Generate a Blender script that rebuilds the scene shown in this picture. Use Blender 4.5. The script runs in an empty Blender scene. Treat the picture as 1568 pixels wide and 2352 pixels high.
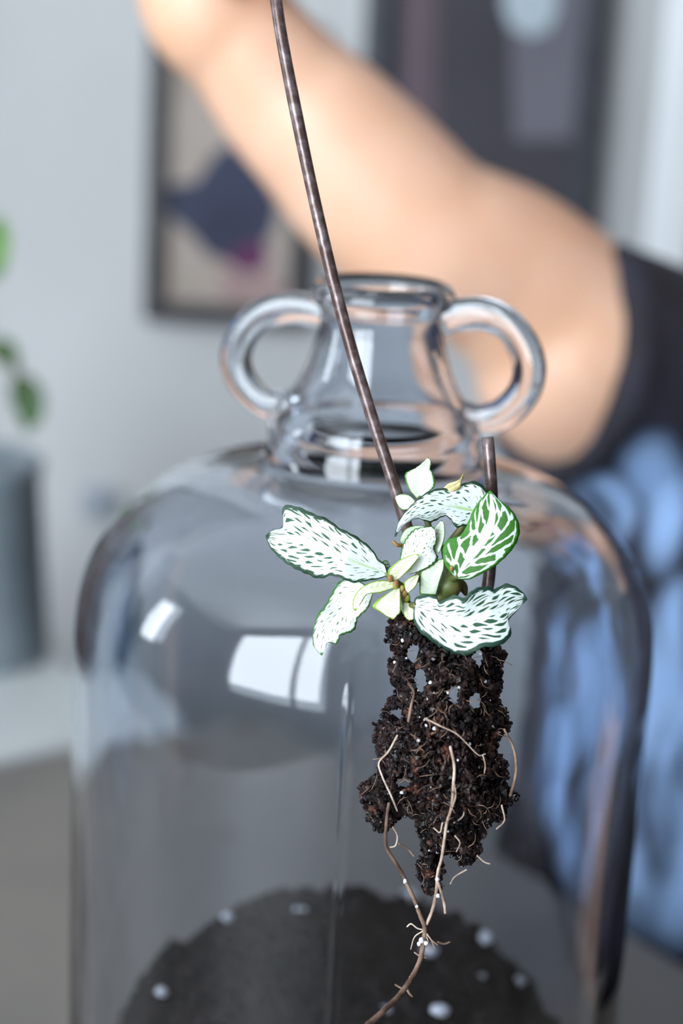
import bpy, bmesh, math, random
import numpy as np
from mathutils import Vector, Matrix, noise

random.seed(7); np.random.seed(7)
S = bpy.context.scene
COL = S.collection
W, H = 1568, 2352
F = 4275.0                      # focal length in pixels of the 1568x2352 frame
ZC = 1.14                       # camera height, metres
PITCH, ROLL = math.radians(15.0), math.radians(3.0)

# ------------------------------------------------------------------ camera
cam_d = bpy.data.cameras.new('camera'); cam = bpy.data.objects.new('camera', cam_d); COL.objects.link(cam)
cam_d.sensor_fit = 'VERTICAL'; cam_d.sensor_height = 36.0; cam_d.lens = F / H * 36.0
cam_d.clip_start = 0.02
cam_d.dof.use_dof = True; cam_d.dof.focus_distance = 0.45; cam_d.dof.aperture_fstop = 6.0
CM = Matrix.Translation((0, 0, ZC)) @ Matrix.Rotation(math.pi / 2 - PITCH, 4, 'X') @ Matrix.Rotation(ROLL, 4, 'Z')
cam.matrix_world = CM
S.camera = cam
CR = CM.to_3x3()

# ------------------------------------------------------------------ sky, exposure
world = bpy.data.worlds.new('sky'); S.world = world; world.use_nodes = True
bg = world.node_tree.nodes['Background']
bg.inputs[0].default_value = (0.83, 0.915, 1.0, 1); bg.inputs[1].default_value = 15.0
S.view_settings.view_transform = 'Standard'; S.view_settings.look = 'None'
S.view_settings.gamma = 1; S.view_settings.use_curve_mapping = False
S.view_settings.exposure = 0.0
cy = S.cycles
cy.max_bounces = 18; cy.transmission_bounces = 16; cy.glossy_bounces = 8; cy.diffuse_bounces = 5
cy.transparent_max_bounces = 12; cy.sample_clamp_indirect = 6.0; cy.blur_glossy = 0.3
cy.use_denoising = True

# window_1 is in the wall behind the camera, window_2 in the left wall; portals guide the sky light through them
WIN1 = (-2.0, -0.38, 0.74, 2.36); YF = -1.0
WIN2 = (0.30, 0.75, 1.05, 2.2); XL = -2.6
def portal(loc, rot, sx, sy):
    l = bpy.data.lights.new('window_portal', 'AREA'); l.shape = 'RECTANGLE'; l.size = sx; l.size_y = sy
    l.cycles.is_portal = True
    o = bpy.data.objects.new('window_portal', l); o.location = loc; o.rotation_euler = rot; COL.objects.link(o)
portal(((WIN1[0] + WIN1[1]) / 2, YF - 0.03, (WIN1[2] + WIN1[3]) / 2), (math.pi / 2, 0, 0), WIN1[1] - WIN1[0], WIN1[3] - WIN1[2])
portal((XL - 0.03, (WIN2[0] + WIN2[1]) / 2, (WIN2[2] + WIN2[3]) / 2), (math.pi / 2, 0, -math.pi / 2), WIN2[1] - WIN2[0], WIN2[3] - WIN2[2])

# ------------------------------------------------------------------ helpers
def P(px, py, d):
    """world point (m) seen at pixel px,py at camera depth d (cm)"""
    d = d / 100
    return CM @ Vector(((px - W / 2) / F * d, -(py - H / 2) / F * d, -d))
def ray(px, py):
    return CR @ Vector(((px - W / 2) / F, -(py - H / 2) / F, -1))
def on_y(px, py, y):
    r = ray(px, py); t = y / r.y
    return Vector((0, 0, ZC)) + r * t
def on_z(px, py, z):
    r = ray(px, py); t = (z - ZC) / r.z
    return Vector((0, 0, ZC)) + r * t

def mesh_obj(name, verts, faces, m, parent=None, smooth=True, uvs=None, origin=None):
    base = Vector((0, 0, 0))
    if parent is not None:
        p = parent
        while p is not None:
            base = base + Vector(p.location); p = p.parent
    elif origin is not None:
        base = Vector(origin)
    me = bpy.data.meshes.new(name)
    vs = np.asarray(verts, dtype=float).reshape(-1, 3) - np.array(base)
    me.from_pydata(vs.tolist(), [], faces if isinstance(faces, list) else faces.tolist())
    if uvs is not None:
        uvl = me.uv_layers.new(name='UVMap')
        idx = np.empty(len(me.loops), dtype=np.int32); me.loops.foreach_get('vertex_index', idx)
        uvl.data.foreach_set('uv', np.asarray(uvs, dtype=float)[idx].ravel())
    if smooth: me.polygons.foreach_set('use_smooth', [True] * len(me.polygons))
    if m is not None: me.materials.append(m)
    me.update()
    o = bpy.data.objects.new(name, me); COL.objects.link(o)
    if parent is not None: o.parent = parent
    elif origin is not None: o.location = base
    return o
def bm_obj(name, bm, m, parent=None, smooth=False, origin=None):
    vs = [v.co[:] for v in bm.verts]; bm.verts.index_update()
    fs = [[v.index for v in f.verts] for f in bm.faces]; bm.free()
    return mesh_obj(name, vs, fs, m, parent, smooth, None, origin)
def empty(name, loc, label, cat, group=None):
    o = bpy.data.objects.new(name, None); COL.objects.link(o); o.location = loc; o.empty_display_size = 0.05
    return tag(o, label, cat, group)
def tag(o, label, cat, group=None):
    o['label'] = label; o['category'] = cat
    if group: o['group'] = group
    return o
def structure(o): o['kind'] = 'structure'; return o
def box_bm(x0, x1, y0, y1, z0, z1, bev=0.0, bm=None, mtx=None):
    own = bmesh.new()
    bmesh.ops.create_cube(own, size=1)
    for v in own.verts:
        v.co = Vector((x0 + (v.co.x + .5) * (x1 - x0), y0 + (v.co.y + .5) * (y1 - y0), z0 + (v.co.z + .5) * (z1 - z0)))
    if bev: bmesh.ops.bevel(own, geom=own.edges[:], offset=bev, segments=2, affect='EDGES')
    if mtx is not None: own.transform(mtx)
    if bm is None: return own
    me = bpy.data.meshes.new('t'); own.to_mesh(me); own.free(); bm.from_mesh(me); bpy.data.meshes.remove(me)
    return bm
def spline(pts, n):
    """Catmull-Rom through pts (rows of any length), n samples even in arc length"""
    p = np.asarray(pts, float)
    if len(p) == 2: return p[0] + (p[1] - p[0]) * np.linspace(0, 1, n)[:, None]
    q = np.vstack([2 * p[0] - p[1], p, 2 * p[-1] - p[-2]])
    out = []
    for i in range(len(p) - 1):
        t = np.linspace(0, 1, 16, endpoint=False)[:, None]
        a, b, c, d = q[i], q[i + 1], q[i + 2], q[i + 3]
        out.append(.5 * (2 * b + (c - a) * t + (2 * a - 5 * b + 4 * c - d) * t ** 2 + (3 * b - a - 3 * c + d) * t ** 3))
    out.append(p[-1:]); o = np.vstack(out)
    L = np.r_[0, np.cumsum(np.linalg.norm(np.diff(o[:, :3], axis=0), axis=1))]
    s = np.linspace(0, L[-1], n)
    return np.stack([np.interp(s, L, o[:, k]) for k in range(o.shape[1])], 1)
def poly_resample(pts, n):
    p = np.asarray(pts, float); L = np.r_[0, np.cumsum(np.linalg.norm(np.diff(p, axis=0), axis=1))]
    s = np.linspace(0, L[-1], n)
    return np.stack([np.interp(s, L, p[:, k]) for k in range(p.shape[1])], 1)
def tube(pts, radii, seg=10, cap=True, squash=None, off=0):
    """verts, faces of a tube; round ends when cap == 'round'"""
    pts = [Vector(p) for p in pts]; n = len(pts)
    radii = [radii] * n if not hasattr(radii, '__len__') else list(radii)
    vs, fs = [], []
    t0 = (pts[1] - pts[0]).normalized()
    up = Vector((0, 0, 1)) if abs(t0.z) < .9 else Vector((1, 0, 0))
    nrm = (up - t0 * up.dot(t0)).normalized()
    rings = []
    for i in range(n):
        t = (pts[min(i + 1, n - 1)] - pts[max(i - 1, 0)]).normalized()
        nrm = (nrm - t * nrm.dot(t)).normalized(); b = t.cross(nrm)
        rings.append((pts[i], t, nrm.copy(), b, radii[i]))
    seq = list(rings)
    if cap == 'round':
        pre = [(r[0] - r[1] * r[4] * math.sin(a), r[1], r[2], r[3], r[4] * math.cos(a)) for r in rings[:1] for a in (1.45, 1.0, .5)]
        post = [(r[0] + r[1] * r[4] * math.sin(a), r[1], r[2], r[3], r[4] * math.cos(a)) for r in rings[-1:] for a in (.5, 1.0, 1.45)]
        seq = pre + seq + post
    for (c, t, nn, b, r) in seq:
        for k in range(seg):
            a = 2 * math.pi * k / seg
            vs.append((c + (nn * math.cos(a) + b * math.sin(a)) * r)[:])
    for i in range(len(seq) - 1):
        for k in range(seg):
            fs.append([off + i * seg + k, off + i * seg + (k + 1) % seg, off + (i + 1) * seg + (k + 1) % seg, off + (i + 1) * seg + k])
    if cap:
        fs.append([off + k for k in range(seg)][::-1]); m_ = (len(seq) - 1) * seg
        fs.append([off + m_ + k for k in range(seg)])
    return vs, fs
class MB:
    def __init__(s): s.v, s.f = [], []
    def add(s, v, f):
        o = len(s.v); s.v += list(v); s.f += [[i + o for i in q] for q in f]
    def tube(s, pts, r, seg=10, cap=True): s.add(*tube(pts, r, seg, cap))
    def ball(s, c, r, sub=2, jit=0.0, sc=(1, 1, 1), rot=None):
        bm = bmesh.new(); bmesh.ops.create_icosphere(bm, subdivisions=sub, radius=1)
        bm.verts.index_update(); vv = []
        for v in bm.verts:
            q = Vector((v.co.x * sc[0], v.co.y * sc[1], v.co.z * sc[2])) * r
            if rot is not None: q = rot @ q
            vv.append((Vector(c) + q * (1 + jit * random.uniform(-1, 1)))[:])
        s.add(vv, [[v.index for v in f.verts] for f in bm.faces]); bm.free()
    def obj(s, name, m, parent=None, smooth=True, origin=None): return mesh_obj(name, s.v, s.f, m, parent, smooth, None, origin)
def remeshed(name, mb, m, parent, voxel, smooth_it=4, origin=None, noise_amp=0, noise_scale=20):
    o = mb.obj(name, None, None, True)
    r = o.modifiers.new('r', 'REMESH'); r.mode = 'VOXEL'; r.voxel_size = voxel
    s_ = o.modifiers.new('s', 'SMOOTH'); s_.factor = .5; s_.iterations = smooth_it
    dg = bpy.context.evaluated_depsgraph_get(); me = o.evaluated_get(dg).to_mesh()
    n = len(me.vertices); co = np.empty(n * 3); me.vertices.foreach_get('co', co); co = co.reshape(-1, 3)
    nr = np.empty(n * 3); me.vertices.foreach_get('normal', nr); nr = nr.reshape(-1, 3)
    fs = [list(p.vertices) for p in me.polygons]
    o.evaluated_get(dg).to_mesh_clear(); bpy.data.objects.remove(o)
    if noise_amp:
        d = np.array([noise.noise(Vector(c) * noise_scale) for c in co]); co = co + nr * (d * noise_amp)[:, None]
    return mesh_obj(name, co, fs, m, parent, True, None, origin)

# ---- node helpers
def lin(c):
    f = lambda u: u / 12.92 if u <= .04045 else ((u + .055) / 1.055) ** 2.4
    return (f(c[0] / 255), f(c[1] / 255), f(c[2] / 255), 1)
class NT:
    def __init__(s, name, rough=.5, color=(200, 200, 200), **kw):
        s.m = bpy.data.materials.new(name); s.m.use_nodes = True; s.t = s.m.node_tree
        s.b = s.t.nodes['Principled BSDF']; s.b.inputs['Roughness'].default_value = rough
        s.b.inputs['Base Color'].default_value = lin(color)
        for k, v in kw.items(): s.b.inputs[k.replace('_', ' ')].default_value = v
    def n(s, typ, **kw):
        x = s.t.nodes.new(typ)
        for k, v in kw.items(): setattr(x, k, v)
        return x
    def put(s, sock, v):
        if hasattr(v, 'node'): s.t.links.new(v, sock)
        else: sock.default_value = v
    def math(s, op, a, b=0.0, c=None):
        x = s.n('ShaderNodeMath', operation=op); s.put(x.inputs[0], a); s.put(x.inputs[1], b)
        if c is not None: s.put(x.inputs[2], c)
        return x.outputs[0]
    def step(s, v, lo, hi):
        x = s.n('ShaderNodeMapRange', interpolation_type='SMOOTHSTEP')
        s.put(x.inputs[0], v); s.put(x.inputs[1], lo); s.put(x.inputs[2], hi); return x.outputs[0]
    def mix(s, f, a, b):
        x = s.n('ShaderNodeMix', data_type='RGBA'); s.put(x.inputs[0], f); s.put(x.inputs[6], a); s.put(x.inputs[7], b); return x.outputs[2]
    def xyz(s, x_, y_, z_=0.0):
        x = s.n('ShaderNodeCombineXYZ'); s.put(x.inputs[0], x_); s.put(x.inputs[1], y_); s.put(x.inputs[2], z_); return x.outputs[0]
    def noise(s, scale, vec=None, detail=3, rough=.5, dist=0):
        x = s.n('ShaderNodeTexNoise'); x.inputs['Scale'].default_value = scale; x.inputs['Detail'].default_value = detail
        x.inputs['Roughness'].default_value = rough; x.inputs['Distortion'].default_value = dist
        s.put(x.inputs['Vector'], vec if vec is not None else s.n('ShaderNodeTexCoord').outputs['Object']); return x.outputs[0]
    def ramp_color(s, f, c0, c1, lo=.35, hi=.65): return s.mix(s.step(f, lo, hi), lin(c0), lin(c1))
    def color(s, sock): s.t.links.new(sock, s.b.inputs['Base Color'])
    def bump(s, h, strength=.3, dist=.001):
        x = s.n('ShaderNodeBump'); x.inputs['Strength'].default_value = strength; x.inputs['Distance'].default_value = dist
        s.put(x.inputs['Height'], h); s.t.links.new(x.outputs[0], s.b.inputs['Normal'])
def noisy(name, c0, c1, scale, rough=.5, bump=0, bdist=.001, lo=.35, hi=.65, detail=4, **kw):
    k = NT(name, rough, c0, **kw); f = k.noise(scale, detail=detail); k.color(k.ramp_color(f, c0, c1, lo, hi))
    if bump: k.bump(f, bump, bdist)
    return k.m

M = {}
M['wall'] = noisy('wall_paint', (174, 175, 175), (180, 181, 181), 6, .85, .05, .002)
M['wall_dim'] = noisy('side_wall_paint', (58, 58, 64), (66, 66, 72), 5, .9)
M['ceiling'] = noisy('ceiling_paint', (222, 222, 222), (227, 227, 227), 4, .9)
M['floor'] = noisy('floor_wood', (92, 78, 66), (112, 95, 80), 9, .55)
M['trim'] = noisy('white_gloss_trim', (232, 236, 238), (238, 241, 243), 9, .4)
M['black_wood'] = noisy('black_frame_wood', (20, 19, 22), (30, 28, 32), 60, .45)
M['slate_wood'] = noisy('slate_frame_wood', (48, 50, 58), (58, 60, 68), 60, .5)
M['added_door'] = noisy('added_dark_door', (38, 28, 28), (54, 40, 38), 30, .5)
M['tan_print'] = noisy('tan_print', (150, 138, 128), (158, 147, 138), 14, .75)
M['navy_print'] = noisy('navy_print', (36, 38, 62), (46, 52, 74), 18, .75)
M['magenta_print'] = noisy('magenta_print', (80, 24, 70), (92, 34, 78), 18, .75)
M['rose_print'] = noisy('rose_print', (140, 112, 112), (146, 120, 118), 18, .75)
M['dark_print'] = noisy('dark_print', (44, 42, 50), (54, 52, 60), 8, .6)
M['night_print'] = noisy('night_blue_print', (44, 44, 62), (54, 54, 74), 8, .6)
M['wine_print'] = noisy('wine_print', (82, 66, 76), (88, 72, 80), 8, .6)
M['smoke_print'] = noisy('smoke_print', (92, 90, 100), (102, 100, 110), 8, .6)
M['pale_print'] = noisy('pale_print', (165, 178, 186), (178, 190, 196), 8, .6)
M['white_wood'] = noisy('white_lacquer', (190, 194, 194), (198, 202, 202), 12, .5)
M['skin'] = None
k = NT('skin', .48, (232, 190, 160)); k.color(k.ramp_color(k.noise(14), (228, 178, 144), (236, 192, 164)))
k.b.inputs['Subsurface Weight'].default_value = .25; k.b.inputs['Subsurface Radius'].default_value = (1, .35, .2); k.b.inputs['Subsurface Scale'].default_value = .012
M['skin'] = k.m
M['hair'] = noisy('dark_hair', (38, 26, 20), (60, 42, 32), 90, .45, .4, .002)
M['eye'] = noisy('eye', (235, 232, 228), (240, 238, 235), 20, .2)
M['trousers'] = noisy('dark_trousers', (28, 30, 40), (36, 38, 50), 120, .85)

# shirt: black cloth, coloured light blue in cloudy streaks below the sleeve
k = NT('blue_patched_cloth', .8, (30, 28, 36))
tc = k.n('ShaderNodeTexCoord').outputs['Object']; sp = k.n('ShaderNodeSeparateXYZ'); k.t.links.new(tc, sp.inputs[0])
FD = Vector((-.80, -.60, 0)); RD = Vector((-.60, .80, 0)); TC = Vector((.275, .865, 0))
def patch_at(px, py):
    """where on the front of the shirt (an upright elliptic barrel round TC) a light blue patch sits"""
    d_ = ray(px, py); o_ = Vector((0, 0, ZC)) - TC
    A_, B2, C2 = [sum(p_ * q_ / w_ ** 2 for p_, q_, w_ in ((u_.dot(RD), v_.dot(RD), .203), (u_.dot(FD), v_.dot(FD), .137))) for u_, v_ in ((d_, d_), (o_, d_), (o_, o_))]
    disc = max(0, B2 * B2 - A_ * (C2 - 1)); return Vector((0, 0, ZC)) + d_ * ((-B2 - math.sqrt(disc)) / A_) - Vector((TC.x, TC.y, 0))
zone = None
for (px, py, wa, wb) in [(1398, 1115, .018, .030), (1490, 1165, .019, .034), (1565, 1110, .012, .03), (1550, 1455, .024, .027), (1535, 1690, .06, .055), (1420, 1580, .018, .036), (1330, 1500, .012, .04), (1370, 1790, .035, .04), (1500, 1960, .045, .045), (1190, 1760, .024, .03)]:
    w_ = patch_at(px, py)
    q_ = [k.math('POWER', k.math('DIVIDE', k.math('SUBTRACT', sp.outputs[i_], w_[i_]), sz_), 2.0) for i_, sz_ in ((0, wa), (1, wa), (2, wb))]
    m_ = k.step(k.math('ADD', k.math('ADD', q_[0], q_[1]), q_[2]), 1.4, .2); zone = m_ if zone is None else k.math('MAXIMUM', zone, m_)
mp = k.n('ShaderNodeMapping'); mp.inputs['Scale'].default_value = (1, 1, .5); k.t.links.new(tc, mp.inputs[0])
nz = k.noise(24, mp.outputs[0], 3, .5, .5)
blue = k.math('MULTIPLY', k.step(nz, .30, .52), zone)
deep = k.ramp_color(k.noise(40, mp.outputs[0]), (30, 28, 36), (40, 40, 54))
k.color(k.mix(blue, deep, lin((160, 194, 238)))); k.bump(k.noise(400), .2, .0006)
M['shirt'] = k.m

k = NT('worn_table_top', .5, (120, 112, 104)); f1 = k.noise(5, detail=6); f2 = k.noise(13, detail=2)
c = k.ramp_color(f1, (112, 108, 104), (130, 124, 117), .3, .7); k.color(k.mix(k.step(f2, .62, .74), c, lin((90, 83, 75)))); k.bump(f1, .1, .001)
M['table'] = k.m
M['table_edge'] = noisy('table_wood_edge', (92, 80, 66), (112, 98, 82), 30, .6)
M['grey_pot'] = noisy('grey_glazed_pot', (116, 127, 134), (126, 137, 144), 20, .5)
M['vine'] = noisy('vine_green', (70, 120, 30), (104, 158, 52), 30, .5)
M['vine_dark'] = noisy('vine_dark_green', (34, 66, 18), (52, 92, 26), 40, .5)
M['vine_stem'] = noisy('vine_stem', (60, 72, 44), (82, 84, 56), 60, .6)
M['socket'] = noisy('grey_plate', (150, 156, 166), (156, 162, 172), 40, .5)

# glass: clear, faintly cool, with a slightly wavy surface
k = NT('clear_glass', .0, (238, 243, 250), IOR=1.5, Transmission_Weight=1.0)
mp = k.n('ShaderNodeMapping'); mp.inputs['Scale'].default_value = (1, 1, .35); k.t.links.new(k.n('ShaderNodeTexCoord').outputs['Object'], mp.inputs[0])
k.bump(k.noise(38, mp.outputs[0], 2), .10, .002)
M['glass'] = k.m

# wire: brown copper with worn streaks
k = NT('brown_wire', .38, (110, 88, 80), Metallic=.35); f1 = k.noise(330, detail=5)
k.color(k.ramp_color(f1, (90, 72, 68), (150, 136, 136), .40, .8)); k.put(k.b.inputs['Roughness'], .3); k.bump(f1, .4, .0004)
M['wire'] = k.m

k = NT('potting_soil', .8, (30, 22, 20)); f1 = k.noise(260, detail=5)
c = k.ramp_color(f1, (13, 9, 10), (54, 39, 36), .38, .75); k.color(k.mix(k.step(k.noise(190, detail=2), .60, .70), c, lin((86, 56, 44)))); k.t.links.new(k.step(k.noise(700), .3, .8), k.b.inputs['Roughness']); k.b.inputs['Specular IOR Level'].default_value = .25; k.bump(f1, .6, .001)
M['soil'] = k.m
M['soil_jar'] = noisy('jar_soil', (9, 6, 6), (36, 27, 26), 120, .9, .8, .003, Specular_IOR_Level=.12)
M['root'] = noisy('root', (150, 126, 106), (206, 186, 168), 240, .6, .3, .0004)
M['root_dark'] = noisy('root_brown', (84, 62, 50), (150, 122, 102), 200, .7, .4, .0004)
M['perlite'] = noisy('perlite', (205, 205, 210), (235, 235, 238), 300, .8, .5, .0005)
M['stem'] = noisy('green_stem', (88, 100, 48), (120, 104, 60), 160, .5, .3, .0005)
M['bud'] = noisy('bud', (150, 160, 60), (140, 96, 60), 300, .5, .3, .0005)
M['dry_tip'] = noisy('dry_tip', (150, 140, 70), (206, 192, 140), 300, .6)

def leaf_mat(name, n_lat, n_len, slant, lo, hi, green, edge, white, bw, fleck_var=.12, mid=.07, mid_col=None, randomness=.8, cells=True, tipward=.16):
    k = NT(name, .42, white)
    k.b.inputs['Subsurface Weight'].default_value = .15; k.b.inputs['Subsurface Radius'].default_value = (.6, 1, .3); k.b.inputs['Subsurface Scale'].default_value = .002
    uv = k.n('ShaderNodeUVMap'); sp = k.n('ShaderNodeSeparateXYZ'); k.t.links.new(uv.outputs[0], sp.inputs[0])
    u, v = sp.outputs[0], sp.outputs[1]
    a = k.math('ABSOLUTE', v); side = k.math('SIGN', v)
    wob = k.noise(5, uv.outputs[0], 2)
    aw = k.math('ADD', a, k.math('MULTIPLY', k.math('SUBTRACT', wob, .5), .25))
    p = k.math('ADD', k.math('MULTIPLY', k.math('SUBTRACT', u, k.math('MULTIPLY', aw, slant)), n_lat), k.math('MULTIPLY', wob, 1.3))
    q = k.math('ADD', k.math('MULTIPLY', a, n_len), k.math('MULTIPLY', side, 17.3))
    vo = k.n('ShaderNodeTexVoronoi', feature='DISTANCE_TO_EDGE', voronoi_dimensions='2D'); vo.inputs['Randomness'].default_value = randomness; vo.inputs['Scale'].default_value = 1
    k.t.links.new(k.xyz(p, q), vo.inputs['Vector'])
    var = k.math('MULTIPLY', k.math('SUBTRACT', k.noise(4.3, k.xyz(u, v, 3.7), 2), .5), fleck_var * 2)
    d = k.math('ADD', vo.outputs['Distance'], k.math('ADD', var, k.math('MULTIPLY', k.math('SUBTRACT', u, .5), tipward)))
    cell = k.step(d, lo, hi)
    notmid = k.step(a, mid, mid + .05)
    cell = k.math('MULTIPLY', cell, notmid)
    jag = k.math('MULTIPLY', k.math('SUBTRACT', k.noise(30, uv.outputs[0], 3), .5), .20)
    e = k.math('MINIMUM', k.math('SUBTRACT', 1.0, a), k.math('MULTIPLY', k.math('SUBTRACT', 1.0, u), 3.2))
    e = k.math('ADD', e, jag)
    border = k.step(e, bw + .02, bw - .02)
    c = lin(white)
    if mid_col is not None:
        c = k.mix(k.math('MULTIPLY', k.step(a, .10, .02), k.step(u, .55, .05)), lin(white), lin(mid_col))
    gcol = k.ramp_color(k.noise(60, uv.outputs[0], 3), green, tuple(int(x * .72) for x in green))
    ecol = k.ramp_color(k.noise(40, uv.outputs[0], 3), edge, tuple(min(255, int(x * 1.25 + 8)) for x in edge), .45, .8)
    if cells: c = k.mix(cell, c, gcol)
    k.color(k.mix(border, c, ecol))
    k.bump(k.math('ADD', k.math('MULTIPLY', cell, .6), k.noise(90, uv.outputs[0], 3)), .35, .0006)
    return k.m
WHT = (226, 238, 232)
M['leaf_white'] = leaf_mat('leaf_white_netted', 13, 4.6, .42, .25, .36, (44, 104, 62), (26, 62, 40), WHT, .12, .20, .08, (176, 208, 132))
M['leaf_white_b'] = leaf_mat('leaf_white_netted_loose', 11, 4.4, .45, .20, .30, (36, 92, 58), (24, 60, 44), WHT, .14, .20, .07)
M['leaf_pale'] = leaf_mat('leaf_white_pale', 13, 4.4, .45, .30, .46, (96, 150, 70), (52, 110, 44), (240, 248, 236), .10, .15, .08, (206, 226, 150))
M['leaf_green'] = leaf_mat('leaf_green_netted', 7.0, 1.9, .36, .105, .15, (58, 134, 22), (46, 116, 18), (226, 238, 230), .12, .05, .12, None, .7, True, 0)
M['leaf_young'] = leaf_mat('leaf_young', 12, 3, .4, .6, .9, (150, 180, 70), (128, 168, 40), (236, 244, 206), .17, .02, .08, (214, 228, 140), .8, False)
M['leaf_cream'] = leaf_mat('leaf_young_white', 12, 3, .4, .6, .9, (150, 180, 70), (74, 130, 48), (224, 238, 210), .12, .02, .08, None, .8, False)

# ================================================================== THE ROOM
YB = 1.45; XR = 2.0; ZT = 2.5
def wall_with_hole(name, axis, pos, a0, a1, hole, m, th=.15, outward=-1):
    bm = bmesh.new(); h0, h1, z0, z1 = hole
    p0, p1 = (pos, pos + outward * th) if outward > 0 else (pos - th, pos)
    for (s0, s1, q0, q1) in ((a0, h0, 0, ZT), (h1, a1, 0, ZT), (h0, h1, 0, z0), (h0, h1, z1, ZT)):
        if axis == 'y': box_bm(s0, s1, p0, p1, q0, q1, 0, bm)
        else: box_bm(p0, p1, s0, s1, q0, q1, 0, bm)
    return structure(bm_obj(name, bm, m))
structure(bm_obj('wall_back', box_bm(XL - .15, XR + .15, YB, YB + .12, 0, ZT), M['wall']))
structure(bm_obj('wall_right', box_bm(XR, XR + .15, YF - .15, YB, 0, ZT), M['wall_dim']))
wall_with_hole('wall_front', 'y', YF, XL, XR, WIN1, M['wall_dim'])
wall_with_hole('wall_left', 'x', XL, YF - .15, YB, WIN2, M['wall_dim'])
structure(bm_obj('floor', box_bm(XL - .15, XR + .15, YF - .15, YB + .12, -.1, 0), M['floor']))
structure(bm_obj('ceiling', box_bm(XL - .15, XR + .15, YF - .15, YB + .12, ZT, ZT + .1), M['ceiling']))
def window(name, axis, pos, hole, bars):
    a0, a1, z0, z1 = hole
    bm = bmesh.new(); t = .05
    def bx(s0, s1, q0, q1):
        if axis == 'y': box_bm(s0, s1, pos - .10, pos - .05, q0, q1, .004, bm)
        else: box_bm(pos - .10, pos - .05, s0, s1, q0, q1, .004, bm)
    bx(a0, a0 + t, z0, z1); bx(a1 - t, a1, z0, z1); bx(a0, a1, z0, z0 + t); bx(a0, a1, z1 - t, z1)
    for b in bars: bx(b - .03, b + .03, z0, z1)
    structure(bm_obj(name, bm, M['trim']))
door = empty('added_door_1', (-.84, YB, 0), 'unseen dark door added to darken the jar rim', 'door'); del door['label']; del door['category']; structure(door)  # out of view, added so the jar's left glass rim picks up something dark
bm = box_bm(-1.22, -.46, YB - .035, YB, .005, 2.05, .003)
for (q0, q1) in ((.12, .95), (1.10, 1.92)):
    for (x0_, x1_) in ((-1.14, -.88), (-.80, -.54)): box_bm(x0_, x1_, YB - .043, YB - .030, q0, q1, .006, bm)
structure(bm_obj('added_door_leaf', bm, M['added_door'], door))
bm = bmesh.new(); box_bm(-1.30, -1.22, YB - .045, YB, 0, 2.13, .003, bm); box_bm(-.46, -.38, YB - .045, YB, 0, 2.13, .003, bm); box_bm(-1.22, -.46, YB - .045, YB, 2.05, 2.13, .003, bm)
structure(bm_obj('added_door_frame', bm, M['added_door'], door))
q = MB(); q.tube([(-.53, YB - .035, 1.02), (-.53, YB - .085, 1.02), (-.545, YB - .09, 1.02), (-.64, YB - .09, 1.02)], .009, 12, 'round'); q.obj('added_door_handle', M['socket'], door)
window('window_1', 'y', YF, WIN1, (-.75,))
window('window_2', 'x', XL, WIN2, ())

# white upright trim of the doorway at the right of the back wall
def wall_px(px, py): return on_y(px, py, YB)
a = wall_px(1500, 300); b = wall_px(1580, 300)
structure(bm_obj('trim_1', box_bm(a.x, a.x + .036, YB - .022, YB, 0, 2.3, .004), M['trim']))
structure(bm_obj('trim_2', box_bm(a.x + .05, a.x + .30, YB - .008, YB, 0, 2.3, .002), M['wall']))

# ------------------------------------------------------------------ framed pictures on the wall
def framed(name, corners, border, depth, ground, label, fm='black_wood'):
    """corners: x0,x1,z0,z1 on the wall"""
    x0, x1, z0, z1 = corners
    e = empty(name, ((x0 + x1) / 2, YB, z0), label, 'picture')
    yb, yf = YB - .001, YB - depth
    bm = bmesh.new()
    box_bm(x0, x0 + border, yf, yb, z0, z1, .002, bm); box_bm(x1 - border, x1, yf, yb, z0, z1, .002, bm)
    box_bm(x0 + border, x1 - border, yf, yb, z0, z0 + border, .002, bm); box_bm(x0 + border, x1 - border, yf, yb, z1 - border, z1, .002, bm)
    bm_obj('frame', bm, M[fm], e)
    pr = bm_obj('print', box_bm(x0 + border, x1 - border, YB - .012, yb, z0 + border, z1 - border), M[ground], e)
    return e, pr
def print_shape(name, pr, pts_px, m, layer=1):
    q = []
    for (px, py) in pts_px:
        w = on_y(px, py, YB - .012); q.append((w.x, YB - .012 - .0004 * layer, w.z))
    n = len(q); back = [(x, YB - .0121, z) for (x, y, z) in q]
    mesh_obj(name, q + back, [list(range(n))] + [[i, (i + 1) % n, n + (i + 1) % n, n + i] for i in range(n)], M[m], pr, False)
a = wall_px(333, 728); b = wall_px(735, 60)
e, pr = framed('framed_picture', (a.x, b.x, a.z, b.z), .0155, .022, 'tan_print', 'small black framed tan print with navy and magenta shapes, behind the forearm')
print_shape('navy_shape', pr, [(376, 425), (450, 418), (492, 352), (530, 328), (600, 400), (640, 470), (628, 530), (600, 572), (540, 606), (480, 590), (440, 540), (376, 486)], 'navy_print')
print_shape('magenta_shape', pr, [(525, 588), (560, 566), (605, 556), (618, 590), (600, 622), (560, 628), (530, 612)], 'magenta_print', 2)
print_shape('rose_shape', pr, [(505, 625), (560, 640), (640, 632), (650, 680), (520, 690)], 'rose_print')
a = wall_px(806, 640); b = wall_px(1425, -420)
e, pr = framed('framed_poster', (a.x, b.x, a.z, b.z), .018, .028, 'dark_print', 'large dark framed poster on the wall above the elbow', 'slate_wood')
print_shape('blue_stripe', pr, [(850, -300), (915, -300), (905, 560), (840, 560)], 'night_print')
print_shape('wine_stripe', pr, [(930, -300), (1010, -300), (995, 560), (915, 560)], 'wine_print', 2)
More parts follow.
